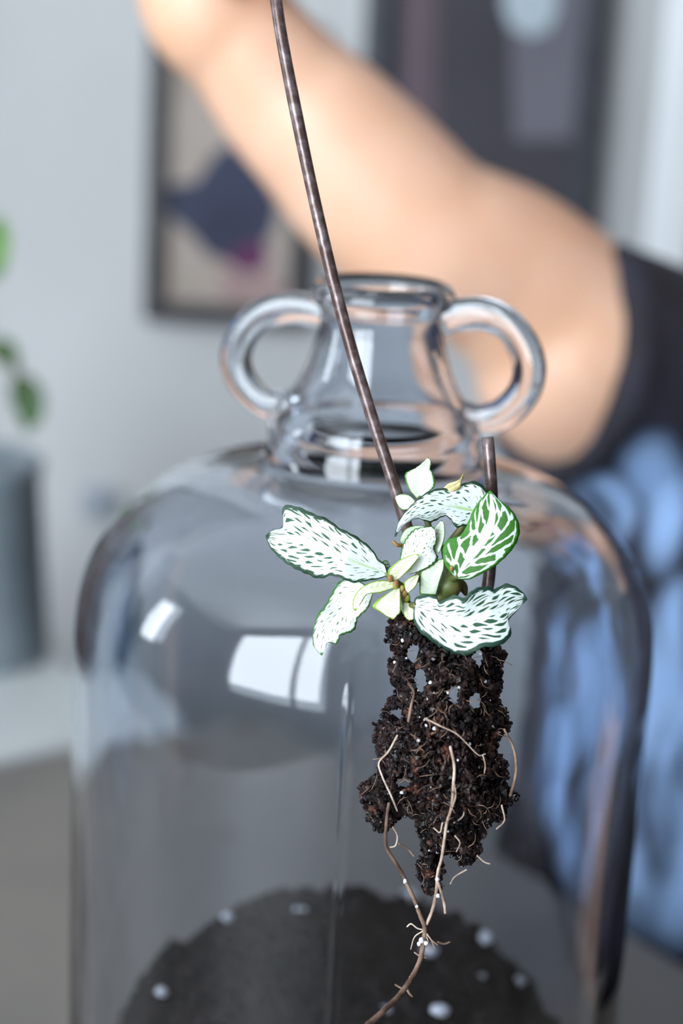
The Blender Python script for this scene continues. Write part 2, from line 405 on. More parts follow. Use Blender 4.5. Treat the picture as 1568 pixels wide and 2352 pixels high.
print_shape('smoke_panel', pr, [(1160, -300), (1390, -300), (1350, 320), (1180, 320)], 'smoke_print')
print_shape('pale_spot', pr, [(1165, -120), (1270, -120), (1280, 20), (1258, 70), (1215, 84), (1170, 60), (1155, 10)], 'pale_print', 2)

# ------------------------------------------------------------------ table
ZTAB = .74
E1 = Vector((.60, -.80, 0)); E2 = Vector((-.80, -.60, 0)); CORNER = Vector((-.048, 1.03, 0))
RT = Matrix(((E1.x, E2.x, 0, CORNER.x), (E1.y, E2.y, 0, CORNER.y), (0, 0, 1, 0), (0, 0, 0, 1)))
tb = empty('table', (CORNER + E1 * .75 + E2 * .4)[:], 'worn greyish wooden table carrying the glass jar', 'table')
bm = box_bm(0, 1.5, 0, .8, ZTAB - .03, ZTAB, .003, None, RT); bmesh.ops.recalc_face_normals(bm, faces=bm.faces)
bm_obj('tabletop', bm, M['table'], tb)
bm = bmesh.new()
for q in ((.05, 1.45, .05, .07), (.05, 1.45, .73, .75), (.05, .07, .05, .75), (1.43, 1.45, .05, .75)): box_bm(q[0], q[1], q[2], q[3], ZTAB - .11, ZTAB - .03, .002, bm, RT)
bmesh.ops.recalc_face_normals(bm, faces=bm.faces); bm_obj('apron', bm, M['table_edge'], tb)
for (u_, v_) in ((.04, .04), (1.41, .04), (.04, .71), (1.41, .71)):
    bm = box_bm(u_, u_ + .05, v_, v_ + .05, 0, ZTAB - .03, .003, None, RT); bmesh.ops.recalc_face_normals(bm, faces=bm.faces)
    bm_obj('leg', bm, M['table_edge'], tb)

# white low cabinet beyond the table's left edge
c0 = CORNER + E2 * .055 - E1 * .012
RP = Matrix(((-E1.x, E2.x, 0, c0.x), (-E1.y, E2.y, 0, c0.y), (0, 0, 1, 0), (0, 0, 0, 1)))
cb = empty('cabinet', (c0 - E1 * .12 + E2 * .35)[:], 'low white cabinet standing beyond the table, under the grey pot', 'cabinet')
bm_obj('cabinet_top', box_bm(0, .22, 0, .7, ZTAB - .02, ZTAB - .002, .002, None, RP), M['white_wood'], cb)
bm_obj('body', box_bm(.006, .214, .006, .694, 0, ZTAB - .02, .002, None, RP), M['white_wood'], cb)

# grey pot with a trailing vine, mostly outside the frame at the left
pc = on_z(-62, 1500, ZTAB - .002)
def lathe(profile, seg, closed=False, center=(0, 0, 0), ths=None, mod=None):
    th = np.linspace(0, 2 * math.pi, seg, endpoint=False) if ths is None else np.asarray(ths)
    seg = len(th); vs, fs = [], []
    for i, (r, z) in enumerate(profile):
        for a in th:
            rr, zz = (r, z) if mod is None else mod(i, r, z, a)
            vs.append((center[0] + rr * math.cos(a), center[1] + rr * math.sin(a), center[2] + zz))
    n = len(profile)
    for i in range(n if closed else n - 1):
        for q in range(seg):
            fs.append([i * seg + q, i * seg + (q + 1) % seg, ((i + 1) % n) * seg + (q + 1) % seg, ((i + 1) % n) * seg + q])
    return vs, fs
pp = empty('potted_vine', pc, 'trailing green vine in a grey pot at the left edge of the photo', 'plant')
v, f = lathe([(.0005, 0), (.045, 0), (.0478, .003), (.041, .118), (.043, .120), (.043, .126), (.040, .128), (.037, .126), (.036, .11), (.0005, .108)], 40, False, pc)
mesh_obj('pot', v, f, M['grey_pot'], pp)
v, f = lathe([(.0005, .112), (.02, .114), (.0362, .111), (.0362, .10)], 32, False, pc)
mesh_obj('potting_soil', v, f, M['soil_jar'], pp)
D_ = 112
def soft_leaf(name, px_pts_mid, wid, m, parent, bend=.004, d=D_):
    mid = spline([list(P(x, y, d + dd)) for (x, y, dd) in px_pts_mid], 13)
    vs, fs = [], []
    right = CR @ Vector((1, 0, 0)); upv = CR @ Vector((0, 1, 0)); tow = CR @ Vector((0, 0, 1))
    for i in range(13):
        t = Vector(mid[min(i + 1, 12)] - mid[max(i - 1, 0)]).normalized(); s_ = t.cross(tow).normalized()
        w = wid * (math.sin(math.pi * (i / 12) ** .8) ** .8 if 0 < i < 12 else .02)
        for j in range(-3, 4):
            vs.append((Vector(mid[i]) + s_ * (w * j / 3) + tow * (bend * (abs(j) / 3) ** 2))[:])
    for i in range(12):
        for j in range(6): fs.append([i * 7 + j, i * 7 + j + 1, (i + 1) * 7 + j + 1, (i + 1) * 7 + j])
    o = mesh_obj(name, vs, fs, M[m], parent); s_ = o.modifiers.new('t', 'SOLIDIFY'); s_.thickness = .0006
    return o
top = pc + Vector((0, 0, .115))
st1 = spline([list(top), list(P(-60, 900, 112)), list(P(-45, 800, 110)), list(P(10, 815, 109)), list(P(45, 868, 109)), list(P(60, 905, 109))], 30)
MB_ = MB(); MB_.tube(st1, .0022, 8, 'round'); MB_.obj('vine_stem', M['vine_stem'], pp)
st2 = spline([list(top), list(P(-90, 850, 113)), list(P(-80, 700, 112)), list(P(-40, 640, 111))], 24)
MB_ = MB(); MB_.tube(st2, .002, 8, 'round'); MB_.obj('vine_stem', M['vine_stem'], pp)
soft_leaf('leaf', [(40, 862, -3), (62, 905, -3), (72, 950, -3), (62, 992, -3)], .0095, 'vine_dark', pp)
soft_leaf('leaf', [(-20, 790, -2), (15, 812, -3), (40, 850, -2)], .007, 'vine_dark', pp)
soft_leaf('leaf', [(-42, 640, -1), (-30, 590, -3), (-14, 545, -3), (0, 500, -2)], .0125, 'vine', pp)
soft_leaf('leaf', [(-90, 850, 0), (-120, 800, 0), (-150, 760, -2), (-160, 700, -2)], .014, 'vine', pp)

# grey socket plate low on the wall
a = wall_px(190, 1190); b = wall_px(272, 1118)
so = empty('wall_socket', ((a.x + b.x) / 2, YB, a.z), 'grey socket plate low on the wall, left of the jar shoulder', 'socket')
bm_obj('plate', box_bm(a.x, b.x, YB - .008, YB, a.z, b.z, .002), M['socket'], so)
bm_obj('rocker', box_bm(a.x + .008, b.x - .008, YB - .011, YB - .008, a.z + .006, b.z - .006, .001), M['grey_pot'], so)

# ================================================================== THE GLASS JAR
# axis from the pixel where the rim centre and the body centre sit
JA = P(832, 1500, 57.5); JX, JY = JA.x, JA.y
JB = Vector((JX, JY, ZTAB + .0008))
zr = lambda py: on_y(850, py, JY).z - JB.z            # jar height (m) of a point on the axis plane seen at row py
top_z = zr(652)
R0 = .0885
prof_px = [  # (row on the axis plane, radius cm) for the outer skin, from the rim down
 (652, 2.02), (657, 2.12), (668, 2.16), (690, 2.14), (702, 1.98), (716, 1.80), (760, 1.86), (800, 1.99), (850, 2.21), (895, 2.50), (930, 2.88),
 (950, 3.12), (968, 3.26), (984, 3.25), (996, 3.15), (1008, 3.20), (1020, 3.30), (1034, 3.28), (1046, 3.24), (1060, 3.40), (1070, 3.9), (1080, 4.5), (1095, 5.3),
 (1119, 6.1), (1150, 6.75), (1185, 7.3), (1220, 7.75), (1260, 8.13), (1300, 8.42), (1340, 8.62), (1380, 8.74), (1450, 8.83), (1520, 8.86), (1600, 8.86)]
outer = [(r / 100, zr(py)) for (py, r) in prof_px]
zb = outer[-1][1]
outer += [(R0, zb * .75), (R0 - .0002, zb * .5), (R0 - .0008, zb * .3), (R0 - .0025, zb * .15), (R0 - .006, .012), (R0 - .012, .003), (R0 - .020, 0.0), (.045, 0.0), (.03, .004), (.0006, .006)]
def thick(z):
    if z > zr(700): return .0042
    if z > zr(1060): return .0040
    if z > zb: return .0042
    return .0044 + .0050 * max(0, 1 - z / zb) ** 1.5
inner = []
o_np = np.array(outer)
sub = spline(np.c_[o_np, np.zeros(len(o_np))], 150)[:, :2]
nb = len(sub)
for i in range(nb):
    t = sub[min(i + 1, nb - 1)] - sub[max(i - 1, 0)]; t = t / (np.linalg.norm(t) + 1e-9)
    nrm_ = np.array([t[1], -t[0]])           # points inward for a downward profile
    if nrm_[0] > 0 and sub[i][0] > .05 and False: nrm_ = -nrm_
    th_ = thick(sub[i][1])
    q = sub[i] + nrm_ * th_
    inner.append(q)
inner = np.array(inner)
# keep the inner wall smooth through the neck ridges
for _ in range(6):
    inner[1:-1] = (inner[:-2] + inner[1:-1] * 2 + inner[2:]) / 4
inner = [q for q in inner if q[0] > .0008]
inner = [(q[0], max(q[1], .011)) for q in inner]
lipmid = ((outer[0][0] + inner[0][0]) / 2, outer[0][1] + .0009)
SEAM = math.atan2(-1, -.05) ; SEAM2 = SEAM + math.pi
ths = sorted(set([round(x, 6) for x in list(np.linspace(-math.pi, math.pi, 144, endpoint=False)) + list(SEAM + np.linspace(-.03, .03, 25)) + list(SEAM2 + np.linspace(-.03, .03, 13))]))
n_out = nb
def wobble(i, r, z, a):
    if i < n_out:
        s1 = math.exp(-(((a - SEAM + math.pi) % (2 * math.pi) - math.pi) / .011) ** 2) + math.exp(-(((a - SEAM2 + math.pi) % (2 * math.pi) - math.pi) / .011) ** 2)
        if .03 < r: r = r + .00045 * s1 * max(0, min(1, (zr(1330) - z) / .012))
    else:
        w = noise.noise(Vector((math.cos(a) * 1.6, math.sin(a) * 1.6, z * 14)))
        r = r + .0005 * w * min(1, r / .05)
    return r, z
jar = empty('glass_jar', JB, 'large clear glass jar with two ring handles and dark soil inside', 'jar')
full = [tuple(q) for q in sub] + [tuple(q) for q in inner[::-1]]
full = full + [lipmid]
v, f = lathe(full, 0, True, JB, ths, wobble)
# remove the sliver joining the two bottom centres
seg = len(ths); nrow = len(full)
f = [q for q in f if not (min(q) // seg == nb - 1 and max(q) // seg == nb)]
c1 = len(v); v.append((JB.x, JB.y, JB.z + sub[-1][1])); c2 = len(v); v.append((JB.x, JB.y, JB.z + full[nb][1]))
f += [[(nb - 1) * seg + q, (nb - 1) * seg + (q + 1) % seg, c1] for q in range(seg)]
f += [[nb * seg + (q + 1) % seg, nb * seg + q, c2] for q in range(seg)]
body = mesh_obj('jar_body', v, f, M['glass'], jar)
bm = bmesh.new(); bm.from_mesh(body.data); bmesh.ops.recalc_face_normals(bm, faces=bm.faces); bm.to_mesh(body.data); bm.free()
# ring handles
HA = math.radians(17); HDIR = Vector((math.cos(HA), -math.sin(HA), 0)); HN = Vector((-math.sin(HA), -math.cos(HA), 0))
def jp(px, py):
    d_ = ray(px, py); c_ = Vector((JX, JY, 0)); t_ = (c_ - Vector((0, 0, ZC))).dot(HN) / d_.dot(HN)
    return Vector((0, 0, ZC)) + d_ * t_
hl = spline([list(jp(x, y)) for (x, y) in [(752, 722), (715, 712), (660, 706), (604, 722), (560, 765), (541, 822), (558, 880), (600, 922), (650, 934), (690, 925)]], 48)
hr = spline([list(jp(x, y)) for (x, y) in [(1012, 735), (1050, 724), (1105, 720), (1160, 742), (1202, 795), (1216, 850), (1200, 905), (1155, 950), (1100, 966), (1062, 958)]], 48)
for h_ in (hl, hr):
    q = MB(); vs_, fs_ = [], []; seg_ = 28; nh = len(h_)
    for i in range(nh):
        t_ = Vector(h_[min(i + 1, nh - 1)] - h_[max(i - 1, 0)]).normalized(); rad_ = HN.cross(t_).normalized()
        for k_ in range(seg_):
            a_ = 2 * math.pi * k_ / seg_; c_, n_ = math.cos(a_), math.sin(a_)
            vs_.append((Vector(h_[i]) + rad_ * (.0048 * math.copysign(abs(c_) ** .72, c_)) + HN * (.0031 * math.copysign(abs(n_) ** .72, n_)))[:])
    for i in range(nh - 1):
        for k_ in range(seg_): fs_.append([i * seg_ + k_, i * seg_ + (k_ + 1) % seg_, (i + 1) * seg_ + (k_ + 1) % seg_, (i + 1) * seg_ + k_])
    fs_ += [list(range(seg_)), [(nh - 1) * seg_ + k_ for k_ in range(seg_)]]
    q.add(vs_, fs_); o = q.obj('handle', M['glass'], jar)
    bm = bmesh.new(); bm.from_mesh(o.data); bmesh.ops.recalc_face_normals(bm, faces=bm.faces); bm.to_mesh(o.data); bm.free()

# soil heaped inside the jar
bm = bmesh.new(); bmesh.ops.create_icosphere(bm, subdivisions=1, radius=1); bm.verts.index_update()
ICO1 = (np.array([v_.co[:] for v_ in bm.verts]), [[v_.index for v_ in f_.verts] for f_ in bm.faces]); bm.free()
ZM = on_y(832, 2045, JY).z
def soil_h(x, y):
    r = math.hypot(x, y)
    h = -.003 * min(1, r / .03) - .044 * max(0, (r - .041) / .046) ** 1.1
    h += -.024 + .007 * noise.noise(Vector((x * 45, y * 45, 2.1))) + .005 * noise.noise(Vector((x * 120, y * 120, 5))) + .003 * noise.noise(Vector((x * 320, y * 320, 9)))
    return ZM + .004 + h
vs, fs = [], []; NR, NA = 60, 180; RS = .0785
for i in range(NR + 1):
    r = RS * (i / NR) if i else 1e-5
    for a in range(NA):
        t = 2 * math.pi * a / NA; x, y = r * math.cos(t), r * math.sin(t)
        vs.append((JX + x, JY + y, soil_h(x, y)))
for a in range(NA):
    t = 2 * math.pi * a / NA; vs.append((JX + .072 * math.cos(t), JY + .072 * math.sin(t), JB.z + .03))
for a in range(NA):
    t = 2 * math.pi * a / NA; vs.append((JX + .05 * math.cos(t), JY + .05 * math.sin(t), JB.z + .0125))
for i in range(NR + 2):
    for a in range(NA): fs.append([i * NA + a, i * NA + (a + 1) % NA, (i + 1) * NA + (a + 1) % NA, (i + 1) * NA + a])
fs.append([(NR + 2) * NA + a for a in range(NA)][::-1])
for _ in range(2600):
    t = random.uniform(0, 2 * math.pi); r = RS * random.random() ** .5 * .97; x, y = r * math.cos(t), r * math.sin(t)
    bmv, bmf = ICO1; o_ = len(vs); rr = random.uniform(.0008, .0026) * random.choice((.7, 1, 1.3))
    k_ = 1 + .3 * np.random.uniform(-1, 1, (len(bmv), 1)); vs += (bmv * k_ * np.random.uniform(.7, 1.3, 3) * rr + np.array((JX + x, JY + y, soil_h(x, y)))).tolist()
    fs += [[int(i) + o_ for i in q_] for q_ in bmf]
soil = mesh_obj('soil_heap', vs, fs, M['soil_jar'], None, True, None, (JX, JY, JB.z + .0125))
tag(soil, 'heap of dark potting soil with white specks inside the glass jar', 'soil'); soil['kind'] = 'stuff'
for (px, py, rr) in [(688, 2108, .0026), (940, 2080, .0036), (1092, 2070, .004), (990, 2200, .0030), (1118, 2172, .0032), (1192, 2268, .0028), (1105, 2250, .0018), (520, 2125, .0025), (362, 2294, .0024), (880, 2330, .0026), (1010, 2330, .003), (430, 2150, .0028)]:
    r_ = ray(px, py); best = None
    for s_ in np.linspace(.5, .75, 500):
        w = Vector((0, 0, ZC)) + r_ * s_
        if math.hypot(w.x - JX, w.y - JY) < RS - .004 and w.z < soil_h(w.x - JX, w.y - JY): best = w; break
    if best is not None:
        q = MB(); q.ball(best + Vector((0, 0, rr * .6)), rr * .8, 2, .12, (1.2, 1, .8)); q.obj('perlite_grain', M['perlite'], soil)

# ================================================================== WIRE
wp = [(-10, 0)]
wire_pts = [list(P(x, y, d)) for (x, y, d) in [(588, -40, 81.4), (590, -170, 81.3), (592, -330, 81), (600, -450, 77), (608, -500, 66), (612, -390, 51)]]
for (x, y, d) in [(620, -140, 46.0), (634, 0, 45.5), (651, 110, 45.4), (684, 280, 45.4), (722, 460, 45.4), (764, 640, 45.5), (806, 800, 45.6), (856, 965, 45.7), (905, 1115, 45.8), (940, 1230, 46.0), (985, 1350, 46.3), (1040, 1425, 46.5), (1095, 1420, 46.4), (1120, 1345, 46.3), (1127, 1250, 46.2), (1129, 1150, 46.0), (1124, 1060, 45.9), (1119, 1004, 45.9)]:
    wire_pts.append(list(P(x, y, d)))
ws = spline(wire_pts, 260)
q = MB(); q.tube(ws, [.00155 * (1 + .05 * noise.noise(Vector((i * .13, 0, 0)))) for i in range(260)], 14, True)
wire = q.obj('wire_hook', M['wire'], None, True, ws[0])
tag(wire, 'thin brown metal wire bent into a hook, holding up the small plant', 'wire')

# ================================================================== PLANT
DP = 45.0
pl_loc = P(940, 1420, DP)
plant = empty('nerve_plant', pl_loc, 'small white and green veined plant with bare soil roots hanging before the jar', 'plant')
def z1(pts): return [(560 + x / 2.24, 1020 + y / 2.24) for (x, y) in pts]
TOW = CR @ Vector((0, 0, 1))
def leaf(name, up, mid, lo, m, d=(0, 0), cup=.12, wave=.10, freq=9, nu=60, nv=13, scal=1.2, ph=0.0, zoom=True, bulge=0.0, wide=0.0):
    """edges and midrib traced base -> tip; d: depth (cm) base..tip relative to DP; cup/wave in cm towards the camera"""
    if zoom: up, mid, lo = z1(up), z1(mid), z1(lo)
    U, Mi, L = [spline(np.c_[np.array(p), np.zeros(len(p))], nu)[:, :2] if len(p) > 2 else poly_resample(p, nu) for p in (up, mid, lo)]
    vs, uvs, fs = [], [], []
    dd = np.interp(np.linspace(0, 1, nu), np.linspace(0, 1, len(d)), d)
    for i in range(nu):
        u = i / (nu - 1)
        for j in range(nv):
            v = -1 + 2 * j / (nv - 1); a = abs(v); E = U[i] if v < 0 else L[i]
            p = Mi[i] + (E - Mi[i]) * a
            if scal and a > .8:
                k_ = E - Mi[i]; ln = np.linalg.norm(k_) + 1e-6
                p = p + k_ / ln * scal * math.sin(u * 85 + ph + (2 if v < 0 else 0)) * (a - .8) / .2 * math.sin(math.pi * u) ** .5
            s_ = math.sin(math.pi * min(1, u * 1.05 + .02)) ** .5
            dep = dd[i] - cup * a ** 1.6 * s_ - wave * a ** 2 * math.sin(u * freq + ph + (1.4 if v < 0 else 0)) * s_ + bulge * math.sin(math.pi * u)
            dep -= .035 * abs(math.sin((u - .42 * a) * 28)) * a * (1 - a) * 4 * s_      # quilting between veins
            vs.append(P(p[0], p[1], DP + dep)[:]); uvs.append((u, v))
    for i in range(nu - 1):
        for j in range(nv - 1): fs.append([i * nv + j, i * nv + j + 1, (i + 1) * nv + j + 1, (i + 1) * nv + j])
    o = mesh_obj(name, vs, fs, M[m], plant, True, uvs)
    s_ = o.modifiers.new('thickness', 'SOLIDIFY'); s_.thickness = .0004; s_.offset = 0
    return o
# big leaves
leaf('leaf', [(738, 668), (725, 620), (690, 590), (650, 530), (570, 470), (490, 430), (430, 385), (360, 360), (290, 328), (215, 314), (198, 340), (204, 420), (150, 440), (112, 470)],
     [(738, 668), (640, 632), (540, 592), (440, 548), (340, 506), (240, 478), (112, 472)],
     [(738, 670), (705, 690), (640, 702), (560, 712), (500, 690), (450, 676), (390, 692), (330, 672), (250, 634), (190, 592), (140, 540), (112, 474)],
     'leaf_white', (0.0, -.25, -.1, .15), .10, .07, 9, 70, 17)
leaf('leaf', [(640, 735), (560, 690), (495, 705), (455, 760), (418, 830), (372, 890), (354, 980), (360, 1040), (398, 1088)],
     [(650, 745), (590, 780), (520, 840), (460, 915), (420, 990), (402, 1086)],
     [(665, 760), (655, 800), (635, 850), (585, 898), (565, 960), (500, 984), (478, 1026), (432, 1020), (418, 1050), (402, 1088)],
     'leaf_pale', (.15, .2, .1, .0), .05, .08, 11, 60, 15)
leaf('leaf', [(882, 826), (880, 795), (920, 778), (985, 780), (1005, 808), (1085, 776), (1128, 796), (1180, 750), (1240, 732), (1290, 745), (1345, 718), (1400, 735), (1440, 770), (1455, 795)],
     [(880, 832), (940, 862), (1020, 890), (1110, 900), (1210, 884), (1310, 852), (1400, 815), (1455, 797)],
     [(878, 838), (872, 900), (900, 960), (960, 1010), (1030, 1060), (1090, 1086), (1160, 1082), (1230, 1046), (1300, 1040), (1360, 1005), (1372, 960), (1355, 915), (1400, 860), (1455, 800)],
     'leaf_white_b', (-.55, -.75, -.7, -.45), .12, .10, 13, 70, 17)
leaf('leaf', [(1262, 300), (1252, 240), (1195, 194), (1130, 205), (1070, 235), (1010, 228), (930, 255), (860, 318), (810, 380), (785, 430), (776, 472)],
     [(1200, 345), (1140, 335), (1070, 322), (990, 325), (910, 350), (840, 392), (776, 474)],
     [(1180, 420), (1130, 420), (1090, 428), (1066, 388), (1030, 368), (960, 400), (890, 380), (830, 408), (795, 440), (777, 478)],
     'leaf_white', (.25, .05, -.1, -.25), -.12, .08, 10, 60, 15)
leaf('leaf', [(1100, 692), (1066, 664), (1030, 610), (1024, 540), (1050, 492), (1115, 470), (1150, 410), (1180, 340), (1220, 282), (1262, 240)],
     [(1088, 680), (1130, 622), (1180, 560), (1230, 490), (1262, 420), (1278, 340), (1266, 240)],
     [(1104, 694), (1160, 694), (1230, 662), (1310, 612), (1380, 540), (1416, 465), (1408, 395), (1370, 335), (1312, 288), (1270, 242)],
     'leaf_green', (-.2, -.35, -.4, -.2), -.10, .05, 7, 60, 17, .6)
# young leaves
leaf('leaf', [(885, 276), (850, 235), (832, 185), (832, 150), (885, 122), (925, 90), (947, 66)], [(905, 275), (900, 200), (915, 140), (948, 66)], [(925, 260), (982, 215), (972, 150), (958, 130), (962, 95), (949, 68)], 'leaf_cream', (.5, .45, .45), .03, .03, 6, 30, 9, .8)
leaf('leaf', [(868, 330), (820, 340), (795, 320), (778, 275)], [(875, 310), (835, 298), (778, 274)], [(880, 290), (850, 262), (810, 258), (778, 272)], 'leaf_cream', (.4, .4, .45), .03, .02, 6, 24, 9, .5)
leaf('leaf', [(825, 660), (805, 590), (825, 505), (875, 440), (940, 428), (972, 425)], [(835, 660), (870, 590), (910, 520), (975, 428)], [(850, 668), (940, 640), (996, 592), (975, 540), (990, 500), (980, 432)], 'leaf_pale', (-.05, -.25, -.15), -.06, .04, 8, 44, 13)
leaf('leaf', [(960, 560), (975, 500), (975, 440), (1015, 392)], [(985, 560), (1005, 480), (1018, 392)], [(1005, 560), (1030, 490), (1032, 430), (1020, 392)], 'leaf_cream', (.0, .1, .1), .04, .03, 6, 30, 9, .6)
leaf('leaf', [(810, 520), (803, 490), (830, 440), (880, 420), (930, 424)], [(818, 520), (850, 470), (930, 428)], [(830, 520), (880, 490), (932, 432)], 'leaf_cream', (.35, .3, .2), .02, .02, 6, 26, 9, .6)
leaf('leaf', [(760, 700), (742, 655), (790, 605), (850, 575), (896, 566)], [(778, 698), (815, 640), (898, 567)], [(800, 690), (850, 645), (892, 590), (899, 568)], 'leaf_young', (-.15, -.4, -.45), .03, .03, 6, 34, 11, .4)
leaf('leaf', [(775, 705), (690, 704), (620, 730), (570, 780), (558, 830), (568, 858)], [(775, 722), (690, 735), (610, 770), (572, 858)], [(775, 740), (700, 765), (635, 770), (605, 810), (575, 858)], 'leaf_young', (-.15, -.4, -.35), .02, .03, 7, 40, 11, .6)
leaf('leaf', [(785, 742), (730, 775), (680, 810), (662, 838), (700, 862), (740, 885)], [(792, 742), (770, 800), (765, 902)], [(802, 745), (806, 800), (806, 862), (790, 878), (768, 902)], 'leaf_young', (-.2, -.45, -.35), .02, .03, 6, 34, 11, .5)
leaf('leaf', [(1020, 590), (960, 610), (910, 655), (902, 720), (905, 775)], [(1022, 592), (975, 680), (950, 776)], [(1026, 595), (1028, 640), (1010, 700), (988, 776)], 'leaf_cream', (-.1, .0, .15), .05, .03, 6, 40, 11, .5)
leaf('leaf', [(890, 672), (850, 690), (825, 715), (835, 762)], [(895, 675), (862, 715), (838, 764)], [(900, 680), (885, 730), (842, 766)], 'leaf_young', (-.1, -.2, -.2), .03, .02, 6, 22, 9, .4)
leaf('leaf', [(820, 818), (815, 850), (830, 890), (852, 908)], [(838, 818), (845, 860), (860, 906)], [(856, 822), (876, 850), (880, 880), (866, 905)], 'leaf_young', (-.1, -.2, -.2), .03, .02, 6, 22, 9, .8)
leaf('leaf', [(690, 640), (715, 605), (735, 600), (748, 620)], [(695, 645), (720, 630), (750, 625)], [(700, 655), (730, 650), (750, 630)], 'leaf_green', (.1, .15, .2), .02, .02, 6, 20, 9, .4)
leaf('leaf', [(1020, 232), (1050, 205), (1095, 192), (1118, 175), (1127, 152)], [(1030, 238), (1075, 218), (1108, 190), (1128, 152)], [(1045, 245), (1085, 240), (1112, 222), (1116, 190), (1129, 153)], 'dry_tip', (.2, .1, .05), .02, .02, 6, 26, 9, .6)
# stems, buds
def pz(x, y, d): 
    a, b = z1([(x, y)])[0]; return P(a, b, DP + d)
q = MB()
q.tube(spline([list(pz(780, 715, .1)), list(pz(830, 740, .25)), list(pz(880, 700, .5)), list(pz(960, 620, .6)), list(pz(1040, 620, .5))], 26), [.0010] * 26, 10, 'round')
q.tube(spline([list(pz(1040, 540, .5)), list(pz(1055, 640, .45)), list(pz(1060, 720, .45)), list(pz(1010, 790, .5)), list(pz(900, 870, .4)), list(pz(860, 960, .3))], 40), [.0013 + .0018 * math.exp(-((i - 15) / 5) ** 2) for i in range(40)], 12, 'round')
q.tube(spline([list(pz(1060, 700, .5)), list(pz(1120, 730, .7)), list(pz(1140, 770, .8))], 12), [.0019, .0019, .0018, .0017, .0017, .0016, .0015, .0014, .0012, .001, .0008, .0006], 10, 'round')
q.tube(spline([list(pz(780, 715, .1)), list(pz(830, 800, .25)), list(pz(850, 900, .3))], 14), [.0011] * 14, 10, 'round')
q.tube(spline([list(pz(905, 280, .5)), list(pz(940, 380, .55)), list(pz(960, 500, .5)), list(pz(960, 620, .5))], 24), [.0008] * 24, 8, 'round')
q.tube(spline([list(pz(1190, 340, .3)), list(pz(1120, 430, .55)), list(pz(1050, 520, .5))], 14), [.0009] * 14, 8, 'round')
q.tube(spline([list(pz(1092, 680, -.15)), list(pz(1075, 690, .1)), list(pz(1058, 690, .4))], 10), [.0009] * 10, 8, 'round')
q.tube(spline([list(pz(882, 832, -.5)), list(pz(860, 830, -.1)), list(pz(850, 850, .3))], 10), [.0008] * 10, 8, 'round')
q.tube(spline([list(pz(735, 668, .0)), list(pz(760, 690, .0)), list(pz(782, 716, .1))], 10), [.0008] * 10, 8, 'round')
q.obj('stem', M['stem'], plant)
q = MB()
for (x, y, d, r_) in ((780, 722, -.3, .0008), (752, 692, -.25, .0007), (826, 770, -.15, .0009), (838, 792, -.1, .0008), (815, 745, -.2, .0007), (1068, 640, -.35, .0005)): q.ball(pz(x, y, d), r_, 2, .15, (1, 1, 1.5))
q.tube(spline([list(pz(770, 505, .1)), list(pz(790, 520, .1)), list(pz(815, 520, .2))], 10), [.0005] * 10, 8, 'round')
q.obj('buds', M['bud'], plant)

# root ball: crumbs of soil held together by roots
POLY = np.array([(905, 1415), (888, 1470), (915, 1492), (896, 1522), (900, 1560), (916, 1580), (890, 1612), (886, 1640), (864, 1665), (868, 1718), (882, 1742), (866, 1785), (829, 1806), (838, 1850), (852, 1884), (872, 1908), (892, 1902), (918, 1868), (948, 1872), (958, 1905), (972, 1925), (974, 1962), (958, 1990), (970, 2030), (985, 2052), (1003, 2044), (1012, 2000), (1008, 1962), (1040, 1955), (1060, 1985), (1084, 1978), (1100, 1955), (1098, 1930), (1112, 1900), (1150, 1878), (1166, 1850), (1186, 1828), (1152, 1802), (1161, 1778), (1150, 1742), (1136, 1728), (1142, 1702), (1166, 1672), (1166, 1650), (1142, 1612), (1146, 1560), (1156, 1500), (1120, 1470), (1030, 1440), (960, 1410)], float)
HOLES = [(950, 1497, 18, 26), (966, 1562, 16, 30), (1096, 1514, 14, 26), (1041, 1597, 15, 28), (1091, 1611, 19, 21), (908, 1640, 24, 15), (926, 1796, 21, 17), (934, 1898, 23, 25), (990, 1950, 6, 12), (1024, 1650, 5, 12), (1052, 1700, 6, 12)]
def in_poly(p):
    x, y = p; c = False; n = len(POLY); j = n - 1
    for i in range(n):
        if (POLY[i][1] > y) != (POLY[j][1] > y) and x < (POLY[j][0] - POLY[i][0]) * (y - POLY[i][1]) / (POLY[j][1] - POLY[i][1]) + POLY[i][0]: c = not c
        j = i
    return c
A_, B_ = POLY, np.roll(POLY, -1, 0)
def edge_dist(p):
    d_ = B_ - A_; t = np.clip(((p - A_) * d_).sum(1) / (d_ * d_).sum(1), 0, 1)
    return np.sqrt((((A_ + d_ * t[:, None]) - p) ** 2).sum(1)).min()
def hole_dist(p): return min((math.hypot((p[0] - h[0]) / h[2], (p[1] - h[1]) / h[3]) - 1) * min(h[2], h[3]) for h in HOLES)
ico = {}
for sub_ in (1, 2, 3):
    bm = bmesh.new(); bmesh.ops.create_icosphere(bm, subdivisions=sub_, radius=1); bm.verts.index_update()
    ico[sub_] = (np.array([v.co[:] for v in bm.verts]), np.array([[v.index for v in f.verts] for f in bm.faces])); bm.free()
Vc, Fc, nvt = [], [], 0
def crumb(c, r, sub_, jit):
    global nvt
    v, f = ico[sub_]; sc = np.random.uniform(.65, 1.25, 3)
    ax = np.random.normal(size=3); Rm = np.array(Matrix.Rotation(random.uniform(0, 6.28), 3, Vector(ax)))
    k_ = 1 + jit * np.random.uniform(-1, 1, (len(v), 1))
    vv = (v * k_ * sc) @ Rm.T * r + np.array(c)
    Vc.append(vv); Fc.append(f + nvt); nvt += len(v)
n_core = 0
